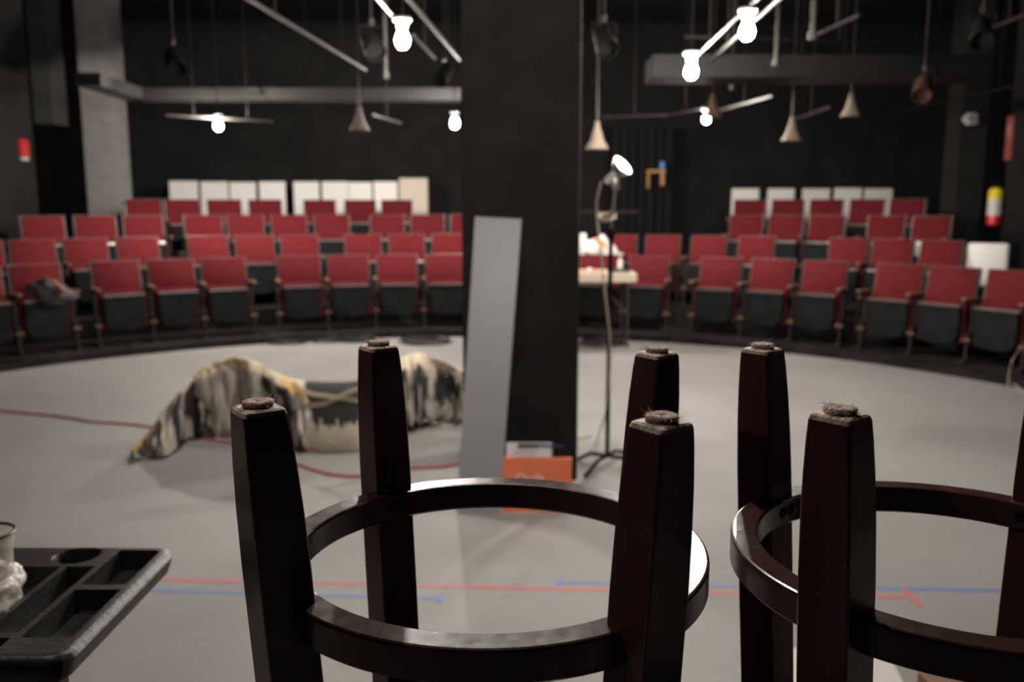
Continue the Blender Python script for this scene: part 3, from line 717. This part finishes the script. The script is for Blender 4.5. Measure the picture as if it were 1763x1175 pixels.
    at = nt.nodes.new('ShaderNodeAttribute'); at.attribute_name = 'paint'; nt.links.new(at.outputs['Color'], b.inputs['Base Color']); b.inputs['Roughness'].default_value = 0.9
    tn = nt.nodes.new('ShaderNodeTexNoise'); tn.inputs['Scale'].default_value = 55; bp = nt.nodes.new('ShaderNodeBump'); bp.inputs['Strength'].default_value = 0.7; bp.inputs['Distance'].default_value = 0.02
    tc = nt.nodes.new('ShaderNodeTexCoord'); nt.links.new(tc.outputs['Object'], tn.inputs['Vector']); nt.links.new(tn.outputs['Fac'], bp.inputs['Height']); nt.links.new(bp.outputs['Normal'], b.inputs['Normal'])
    o = mb.build('cloth', m, t, smooth=True, angle=180)
    a = o.data.color_attributes.new('paint', 'FLOAT_COLOR', 'POINT')
    for i, c in enumerate(cl_): a.data[i].color = (*c, 1)
    sd = o.modifiers.new('thickness', 'SOLIDIFY'); sd.thickness = 0.012; sd.offset = -1
    strap = mat('tan webbing strap', (0.42, 0.33, 0.22), 0.7)
    for pts, nm in (([(502, 664), (540, 676), (600, 684), (660, 694)], 'strap'), ([(506, 698), (560, 692), (600, 672), (655, 652)], 'strap')):
        mb = MB(); pr = None; L = []
        for x, y in pts:
            p = aty(x, y, 5.0); q_ = aty(x, y + 7, 4.99)
            L.append([mb.bm.verts.new(p), mb.bm.verts.new(q_), mb.bm.verts.new(q_ + Vector((0, .006, 0))), mb.bm.verts.new(p + Vector((0, .006, 0)))])
        for a_, b_ in zip(L, L[1:]):
            for k in range(4): mb.bm.faces.new((a_[k], a_[(k + 1) % 4], b_[(k + 1) % 4], b_[k]))
        mb.bm.faces.new(L[0]); mb.bm.faces.new(L[-1][::-1])
        mb.build(nm, strap, t)
    return t
prop()

# ---------------------------------------------------------------- cables and tape on the stage floor
redc = mat('red cable', (0.50, 0.075, 0.055), 0.5)
cable = [(-40, 706), (0, 708), (60, 713), (120, 720), (160, 727), (200, 729), (250, 734), (300, 745), (360, 757), (400, 764), (450, 778), (515, 801), (560, 815), (615, 821), (665, 812), (715, 806), (760, 804), (790, 799)]
pts = [atz(x, y, 0.010) for x, y in cable]; mb = MB(); mb.tube(smoothpts(pts, 4), 0.0075, n=8); tag(mb.build('extension_cord', redc, smooth=True), 'red extension cord snaking across the grey stage floor under the prop', 'cord')
mr = mat('red floor tape', (0.60, 0.10, 0.10), 0.6); mbl = mat('blue floor tape', (0.09, 0.20, 0.50), 0.6)
def tape(pts, wid, m, label, ticks=(), z=0.0052):
    mb = MB(); P = [atz(x, y, 0.004) for x, y in pts]; mb.strip([(p.x, p.y) for p in P], wid, z)
    for (a, b) in ticks:
        p, q = atz(*a, 0.004), atz(*b, 0.004); mb.strip([(p.x, p.y), (q.x, q.y)], wid, z + 0.0008)
    return tag(mb.build('floor_tape', m), label, 'tape')
tape([(-60, 985), (265, 998), (1560, 1029)], 0.018, mr, 'long red line of tape across the grey stage floor', [((1556, 1016), (1588, 1047))])
tape([(-60, 1005), (240, 1017), (757, 1031)], 0.018, mbl, 'blue line of floor tape on the left in front of the long red line', [((756, 1026), (758, 1038))])
tape([(962, 1003), (1830, 1020)], 0.018, mbl, 'blue line of floor tape on the right behind the long red line', [((961, 998), (962, 1009))])
blackc = mat('black cable', (0.010, 0.010, 0.010), 0.5)
for i, (x, y, rr_, sy) in enumerate(((492, 590, 0.22, 1), (612, 587, 0.22, 1), (730, 590, 0.28, 1), (1035, 593, 0.26, 1), (558, 588, .14, 1))):
    c = atz(x, y, 0.008); rnd = random.Random(i); mb = MB(); pts = []
    nl = 5
    for k in range(nl * 24):
        a = 2 * math.pi * k / 24; l = k // 24; r2 = rr_ * (0.8 + 0.2 * noise.noise(Vector((k * 0.07, i, 0)))) + 0.03 * math.sin(l * 2.3); pts.append((c.x + 0.03 * math.sin(l * 1.9) + r2 * math.cos(a), min(c.y + 0.02 * math.cos(l * 3.1) + r2 * math.sin(a) * 0.8, c.y + .3), 0.012 + 0.009 * l))
    mb.tube(pts, 0.008, n=6)
    tag(mb.build('cable_coil', blackc, smooth=True), ['coil of black cable on the stage edge, leftmost of the coils', 'middle coil of black cable on the stage edge behind the prop', 'wide coil of black cable on the stage edge just left of the column', 'coil of black cable on the stage floor right of the column behind the lamp stand', 'smallest coil of black cable on the stage edge behind the prop'][i], 'cable', 'coils of black cable on the stage edge')

# papers and box on the floor lower right
def flat(pxs, m, name, label, cat, z=0.006, th=0.002):
    P = [atz(x, y, z) for x, y in pxs]; mb = MB(); mb.prism([(p.x, p.y) for p in P], z - th, z); return tag(mb.build(name, m), label, cat)
flat([(1362, 1116), (1528, 1122), (1580, 1225), (1355, 1225)], mat('white sheet', (0.62, 0.58, 0.57), 0.8), 'paper_sheet', 'white paper sheet on the stage floor under the right stool', 'paper')
bp_ = atz(1690, 1215, 0.0)
ob = MB().box((0, 0, 0.03), (0.30, 0.16, 0.06), bev=0.004).build('cardboard_box', mat('brown card', (0.20, 0.095, 0.05), 0.7)); ob.location = (bp_.x, bp_.y, 0.004); tag(ob, 'flat brown cardboard box on the stage floor at the lower right', 'box')
g_ = MB(); bmesh.ops.create_icosphere(g_.bm, subdivisions=3, radius=0.06)
for v in g_.bm.verts: v.co *= 1 + noise.noise(v.co * 22) * 0.5; v.co.z = max(-0.02, v.co.z * 0.45)
g_ = g_.build('glove', mat('dark teal cloth', (0.012, 0.03, 0.03), 0.8), smooth=True, angle=180); g_.location = (bp_.x + 0.09, bp_.y, 0.084); tag(g_, 'dark crumpled glove on the brown cardboard box', 'glove')

# ---------------------------------------------------------------- overhead rigging, bulbs, pendants
def pipe(a, b, z, r, m, label, cat='pipe', name='pipe', ext=0.0, drops=0):
    P, Q = atz(*a, z), atz(*b, z); d = (Q - P).normalized(); P = P - d * ext
    mb = MB(); mb.tube([P, Q], r, n=12)
    for k in range(drops):
        p = P.lerp(Q, (k + 0.5) / drops); mb.tube([p, Vector((p.x, p.y, 4.2))], 0.004, n=6)
    return tag(mb.build(name, m, smooth=True), label, cat, 'pipes under the black ceiling')
pipe((440, 5), (629, 120), 2.55, 0.013, M_dpipe, 'dark grey pipe sloping across the upper left ceiling', drops=2, ext=0.4)
pipe((640, -14), (690, 44), 2.42, 0.0078, M_pipe, 'thin conduit carrying the large bulb left of the column', drops=2, ext=0.8)
pipe((711, 8), (792, 102), 2.55, 0.0132, M_pipe, 'grey pipe ending at the column behind the large left bulb', drops=2, ext=0.4)
pipe((711, 61), (749, 100), 2.45, 0.0096, M_pipe, 'short grey pipe right of the large left bulb', drops=1)
pipe((1310, -8), (1192, 103), 2.42, 0.0072, M_pipe, 'thin conduit joining the two bulbs on the right', drops=2, ext=0.6)
pipe((1345, -5), (1222, 105), 2.46, 0.0108, M_pipe, 'grey pipe running beside the bulb conduit on the right', drops=2, ext=0.6)
pipe((1036, 202), (1150, 198), 2.40, 0.0120, M_pipe, 'grey pipe running right from the column over the clamp lamp', drops=1)
pipe((1150, 198), (1212, 186), 2.40, 0.0120, M_pipe, 'short angled grey pipe left of the far right bulb', drops=1)
pipe((1238, 190), (1330, 165), 2.42, 0.0144, M_pipe, 'grey pipe sloping up right of the far right bulb', drops=1)
pipe((1367, 206), (1430, 184), 2.35, 0.0132, M_pipe, 'grey pipe arm above the tan cone pendant', drops=1)
pipe((1560, 190), (1790, 138), 2.50, 0.0108, M_dpipe, 'dark pipe along the right side above the emergency light', drops=2)
pipe((1690, 54), (1790, 16), 2.60, 0.0132, M_pipe, 'grey pipe in the upper right corner', drops=1)
pipe((285, 198), (470, 209), 2.33, 0.0132, M_pipe, 'grey pipe just behind the far left bulb', drops=2)
pipe((640, 197), (690, 212), 2.30, 0.0108, M_pipe, 'short grey pipe between the hanging cone and the bulb by the column', drops=1)
pipe((1180, 62), (1530, 72), 2.75, 0.0120, M_dpipe, 'dark pipe crossing the ceiling on the right', drops=2)
pipe((1345, 110), (1490, 105), 2.72, 0.0120, M_dpipe, 'dark pipe crossing the ceiling above the right seats', drops=2)
pipe((430, 160), (620, 178), 2.62, 0.0108, M_dpipe, 'dark sagging pipe in front of the rear beam', drops=1)
pipe((1405, 60), (1480, 25), 2.62, 0.0120, M_pipe, 'short grey pipe in the upper right ceiling', drops=1)
def vpipe(x, y0, y1, Y, r, label):
    a = aty(x, y0, Y); b = aty(x, y1, Y); mb = MB(); mb.tube([(a.x, Y, min(4.2, a.z)), (a.x, Y, b.z)], r, n=10); mb.lathe([(r * 1.6, -0.02), (r * 1.6, 0.02)], c=(a.x, Y, b.z), n=10)
    mb.tube([(a.x, Y, a.z - 0.001), (a.x, Y, 4.2)], r * .9, n=10)
    tag(mb.build('hanger_pipe', M_pipe, smooth=True), label, 'pipe', 'hangers under the black ceiling')
vpipe(1339, 40, 108, 6.2, 0.016, 'vertical hanger pipe right of the nearer right bulb')
vpipe(1402, 0, 62, 5.2, 0.016, 'vertical hanger pipe in the upper right ceiling')
vpipe(1262, 95, 150, 7.2, 0.014, 'vertical hanger pipe beside the grey duct')
vpipe(662, 30, 130, 5.6, 0.014, 'vertical hanger pipe left of the large left bulb')

def bulb(px, py, Y, label, s=1.0, sock=M_porcelain, glass=M_bulb):
    c = aty(px, py, Y); t = thing('light_bulb', label, 'light bulb', (c.x, c.y, c.z), 0, 'bare bulbs hanging under the ceiling')
    mb = MB(); mb.lathe([(0.002, -0.036), (0.016, -0.033), (0.028, -0.018), (0.0315, 0.0), (0.029, 0.014), (0.020, 0.034), (0.014, 0.048)], n=20); g = mb.build('bulb_glass', glass, t, smooth=True); g.scale = (s, s, s)
    mb = MB(); mb.lathe([(0.017, 0.046), (0.024, 0.055), (0.026, 0.080), (0.040, 0.086), (0.040, 0.098)], n=20); k = mb.build('socket', sock, t, smooth=True); k.scale = (s, s, s)
    mb = MB(); mb.tube([(0, 0, 0.095 * s), (0, 0, 4.2 - c.z)], 0.006, n=8); mb.build('stem', M_dpipe, t)
    return t
bulb(693, 70, 4.9, 'large bare lit bulb left of the column near the camera', 1.2)
bulb(376, 217, 9.3, 'bare lit bulb far left above the white boards', 1.25, M_dpipe, M_bulb_far)
bulb(783, 213, 9.3, 'bare lit bulb just left of the column', 1.25, M_dpipe, M_bulb_far)
bulb(1286, 55, 4.6, 'bare lit bulb nearest the top edge on the right', 1.15)
bulb(1190, 124, 6.0, 'bare lit bulb in front of the grey duct right of the column', 1.3)
bulb(1216, 206, 9.0, 'small bare lit bulb at the far right beyond the duct', 1.0, M_porcelain, M_bulb_far)

def bulb_at(x, y, z, label):
    t = dup(BPROTO, (x, y, z), 0, label, 'bare bulbs hanging under the ceiling'); t.scale = (0.8, 0.8, 0.8); return t
BPROTO = bpy.data.objects['light_bulb']
small = dup(BPROTO, (-1.0, 1.0, 2.35), 0, 'small bare lit bulb overhead by the utility cart', 'bare bulbs hanging under the ceiling'); small.scale = (0.5, 0.5, 0.5)
bulb_at(0.05, 2.2, 2.55, 'bare lit bulb overhead between the stools and the column')

def pendant(px, py, Y, label, m):
    c = aty(px, py, Y); t = thing('cone_pendant', label, 'pendant', (c.x, c.y, c.z), 0, 'unlit cone pendants under the ceiling')
    mb = MB(); prof = [(0.022, 0.09), (0.03, 0.06), (0.055, -0.02), (0.085, -0.07), (0.09, -0.085)]; mb.lathe(prof + [(r - 0.004, h - 0.002) for r, h in prof[::-1]], n=28, caps=False); mb.lathe([(0.022, 0.088), (0.018, 0.12), (0.008, 0.13)], n=20); mb.build('cone_shade', m, t, smooth=True)
    mb = MB(); mb.tube([(0, 0, 0.12), (0, 0, 4.2 - c.z)], 0.007, n=8); mb.build('stem', M_pipe, t)
mt = mat('tan metal shade', (0.20, 0.155, 0.12), 0.7, spec=0.2)
pendant(619, 208, 8.2, 'tan cone pendant between the two far left bulbs', mt)
pendant(1028, 238, 7.0, 'tan cone pendant beside the column above the clamp lamp', mt)
pendant(1363, 226, 8.2, 'tan cone pendant over the right back rows, on the left of the pair', mt)
pendant(1465, 184, 8.4, 'tan cone pendant over the right back rows, on the right of the pair', mt)
pendant(1227, 186, 8.6, 'brown cone pendant directly behind the far right bulb', mat('brown metal shade', (0.10, 0.055, 0.03), 0.6))

def stage_light(px, py, Y, yaw, label, m=M_blackmetal):
    c = aty(px, py, Y); t = thing('stage_light', label, 'stage light', (c.x, c.y, c.z), R(yaw), 'black stage lights under the ceiling')
    ax = Vector((0, -0.8, -0.6)).normalized()
    mb = MB(); mb.lathe([(0.04, -0.15), (0.075, -0.12), (0.08, 0.02), (0.09, 0.08), (0.09, 0.16), (0.084, 0.16), (0.084, 0.09), (0.02, 0.08)], axis=ax, n=24); mb.build('lamp_housing', m, t, smooth=True)
    mb = MB(); mb.tube([(-0.10, 0, 0), (-0.10, 0, 0.14), (0.10, 0, 0.14), (0.10, 0, 0)], 0.006, n=8); mb.build('yoke', M_blackmetal, t)
    mb = MB(); mb.tube([(0, 0, 0.14), (0, 0, (4.2 - c.z) / 0.72)], 0.007, n=8); mb.box((0, 0, 0.18), (0.04, 0.05, 0.05), bev=0.006); mb.build('hook_clamp', M_pipe, t)
    t.scale = (0.72, 0.72, 0.72)
stage_light(640, 75, 5.6, 25, 'black stage light hanging left of the large left bulb')
stage_light(765, 128, 7.7, -20, 'black stage light hanging beside the column over the bulb')
stage_light(1040, 70, 5.5, 10, 'black stage light hanging right of the column top')
stage_light(1590, 150, 6.5, -30, 'rust brown stage light over the right side', mat('rusty brown paint', (0.035, 0.014, 0.009), 0.7, spec=0.2))
stage_light(1690, 55, 5.4, -25, 'black stage light in the upper right corner')
stage_light(300, 105, 6.2, 30, 'black stage light over the left side')

# ---------------------------------------------------------------- wall things
fe = thing('fire_extinguisher', 'red fire extinguisher with yellow band and white label on the right wall', 'fire extinguisher', (0, 0, 0))
q = aty(1714, 350, 10.0); fx, fy = 5.77, q.y
fy = 5.77 / (q.x / q.y); zt_ = aty(1716, 318, fy).z; zb_ = aty(1712, 388, fy).z; hh = zt_ - zb_
fe.location = (5.765, fy, zb_)
r_ = 0.078
mb = MB(); mb.lathe([(0.06, 0.0), (r_, 0.015), (r_, hh * 0.80), (0.05, hh * 0.9), (0.02, hh * 0.93)], n=28); mb.build('cylinder', mat('extinguisher red', (0.60, 0.01, 0.015), 0.35), fe, smooth=True)
mb = MB(); mb.lathe([(r_ + .001, hh * 0.24), (r_ + .001, hh * 0.63)], n=28); mb.build('label_sheet', mat('white label', (0.62, 0.60, 0.60), 0.5), fe, smooth=True)
mb = MB(); mb.lathe([(r_ + .0015, hh * 0.63), (r_ + .0015, hh * 0.82), (0.055, hh * 0.91)], n=28); mb.build('band', mat('yellow band', (0.80, 0.62, 0.02), 0.5), fe, smooth=True)
mb = MB(); mb.box((0, 0, hh * 0.96), (0.03, 0.04, 0.05), bev=0.005); mb.box((0, -0.04, hh * 1.01), (0.02, 0.11, 0.015), bev=0.004); mb.build('valve', M_blackmetal, fe)
mb = MB(); mb.tube(smoothpts([(0, 0.02, hh * .95), (-0.03, 0.08, hh * .9), (-0.02, 0.095, hh * .6), (0, 0.09, hh * .3)]), 0.008, n=8); mb.build('hose', M_blackmetal, fe, smooth=True)

py0 = aty(1742, 200, 1); ysg = 5.84 / (py0.x); 
zs0 = aty(1738, 276, ysg).z; zs1 = aty(1745, 200, ysg).z
sg = thing('wall_sign', 'narrow red sign high on the right wall above the extinguisher', 'sign', (5.835, ysg, (zs0 + zs1) / 2))
MB().box((0, 0, 0), (0.02, 0.13, zs1 - zs0), bev=0.003).build('sign_plate', mat('faded red sign', (0.28, 0.06, 0.05), 0.6), sg)
MB().box((-0.0095, 0, (zs1 - zs0) * .18), (0.004, 0.09, (zs1 - zs0) * .28)).build('sign_panel', mat('pale pink sign', (0.32, 0.16, 0.15), 0.6), sg)
q = aty(1670, 205, 11.2)
el = thing('emergency_light', 'white twin-head emergency light high near the right pillar', 'lamp', (q.x, 11.2, q.z))
MB().box((0.02, 0, 0), (0.13, 0.08, 0.14), bev=0.012).build('housing', mat('cool white plastic', (0.6, 0.6, 0.6), 0.5), el, smooth=True)
mb = MB(); mb.lathe([(0.02, 0), (0.04, 0.03), (0.04, 0.06)], c=(-0.08, -0.03, 0.0), axis=(-0.3, -1, -0.2)); mb.tube([(0, 0, 0), (-0.08, -0.03, 0)], 0.01); mb.build('lamp_head', mat('cool white plastic', (0.6, 0.6, 0.6)), el, smooth=True)
mb = MB(); mb.tube([(0.02, 0, 0.06), (0.02, 0, 4.2 - q.z)], 0.012); mb.build('stem', M_dpipe, el)
q = aty(40, 255, 10.58)
al = thing('fire_alarm', 'small red fire alarm box on the dark left wall', 'alarm', (q.x, 10.58, q.z))
q = aty(40, 255, 9.0); k_ = -5.79 / (q.x / q.y)
al.location = (-5.785, k_, aty(40, 255, k_).z)
MB().box((0, 0, 0), (0.05, 0.15, 0.20), bev=0.008).build('alarm_body', mat('alarm red', (0.45, 0.02, 0.02), 0.5), al)
MB().box((0, 0, -0.125), (0.04, 0.13, 0.04), bev=0.006).build('lens', mat('pale lens', (0.5, 0.45, 0.4), 0.3), al)
# hand rail by the back row, left
rl = thing('handrail', 'black metal handrail at the left end of the back row', 'handrail', (0, 0, 0))
Yh = 12.0; A_ = aty(172, 377, Yh); B_ = aty(200, 350, Yh); C_ = aty(222, 350, Yh)
for pts in ([A_, B_, C_],):
    mb = MB(); mb.tube([Vector(p) for p in pts], 0.024, n=10); mb.build('top_rail', M_blackmetal, rl, smooth=True)
for p in (B_, C_):
    mb = MB(); mb.tube([Vector(p), Vector((p.x, p.y, 0.0))], 0.02, n=10); mb.build('post', M_blackmetal, rl, smooth=True)
# rail by the aisle right of column
rl = thing('handrail', 'thin dark handrail crossing behind the lamp stand right of the column', 'handrail', (0, 0, 0))
A_ = aty(950, 365, 11.6); B_ = aty(1100, 365, 11.6)
mb = MB(); mb.tube([A_, B_], 0.018, n=10); mb.build('top_rail', M_steel, rl, smooth=True)
for p in (A_, B_): MB().tube([p, Vector((p.x, p.y, 0.0))], 0.015, n=8).build('post', M_blackmetal, rl)
# wooden bracket and blue can on the doorway panel side
q = aty(1131, 303, 13.2); ct = thing('wooden_shelf', 'small wooden wall bracket by the black doorway panel', 'shelf', (q.x, 13.33, q.z))
MB().box((0, 0, 0.07), (0.27, 0.16, 0.04), bev=0.004).build('shelf_top', mat('orange wood', (0.50, 0.26, 0.10), 0.6), ct)
MB().box((0.10, 0, -0.04), (0.05, 0.10, 0.20), bev=0.004).build('bracket', mat('orange wood', (0.5, 0.26, 0.1)), ct)
MB().box((-0.11, 0, -0.06), (0.03, 0.08, 0.24), bev=0.004).build('bracket', mat('orange wood', (0.5, 0.26, 0.1)), ct)
MB().tube([(0, 0.02, 0.09), (0, 0.02, 4.2 - q.z)], 0.006).build('hanging_rod', M_dpipe, ct)
cn = MB(); cn.lathe([(0.03, 0), (0.045, 0.01), (0.045, 0.12), (0.03, 0.13)]); cn = cn.build('can', mat('blue can', (0.08, 0.22, 0.6), 0.4), smooth=True); cn.location = (q.x + 0.10, 13.33, q.z + 0.09); tag(cn, 'blue can on the small wooden wall bracket', 'can')

# folded jacket on a front-row seat, far left
q = on_row(88, 5.10); mb = MB(); bmesh.ops.create_icosphere(mb.bm, subdivisions=4, radius=1.0)
L_ = aty(48, 500, q.y).x; R_ = aty(128, 500, q.y).x; T_ = aty(85, 481, q.y).z; B_ = aty(85, 527, q.y).z
for v in mb.bm.verts:
    d = v.co.copy(); r = 1 + noise.noise(d * 2.2) * 0.3 + noise.noise(d * 5) * 0.12
    x = d.x * r; tall = 1 - abs(d.x + 0.1) * 0.5
    v.co = Vector(((L_ + R_) / 2 + x * (R_ - L_) / 2, q.y + d.y * 0.09 * r, (T_ + B_) / 2 - 0.05 * d.x + d.z * (T_ - B_) / 2 * tall * r))
jk = mb.build('bag', mat('dull plum cloth', (0.10, 0.055, 0.06), 0.85, col2=(0.05, 0.055, 0.065), nscale=6), smooth=True, angle=180); jk.name = 'folded_jacket'
tag(jk, 'dull plum jacket draped on a front-row seat at the far left', 'jacket')
mb = MB(); a = aty(92, 484, q.y - .1); b = aty(112, 503, q.y - .11); mb.tube([a, b], 0.018, n=8); mb.build('collar', mat('brown leather', (0.30, 0.12, 0.06), 0.6), jk, smooth=True)

# loose thin cord at the right edge of the stage
mb = MB(); mb.tube(smoothpts([atz(1770, 590, 0.12), aty(1748, 612, 6.4), aty(1738, 640, 6.35), atz(1735, 665, 0.09), atz(1728, 668, 0.085), atz(1745, 662, 0.085), atz(1756, 672, 0.085), atz(1762, 690, 0.012)]), 0.004, n=6)
tag(mb.build('thin_cord', cordm, smooth=True), 'thin loose tan cord at the right edge of the stage', 'cord')
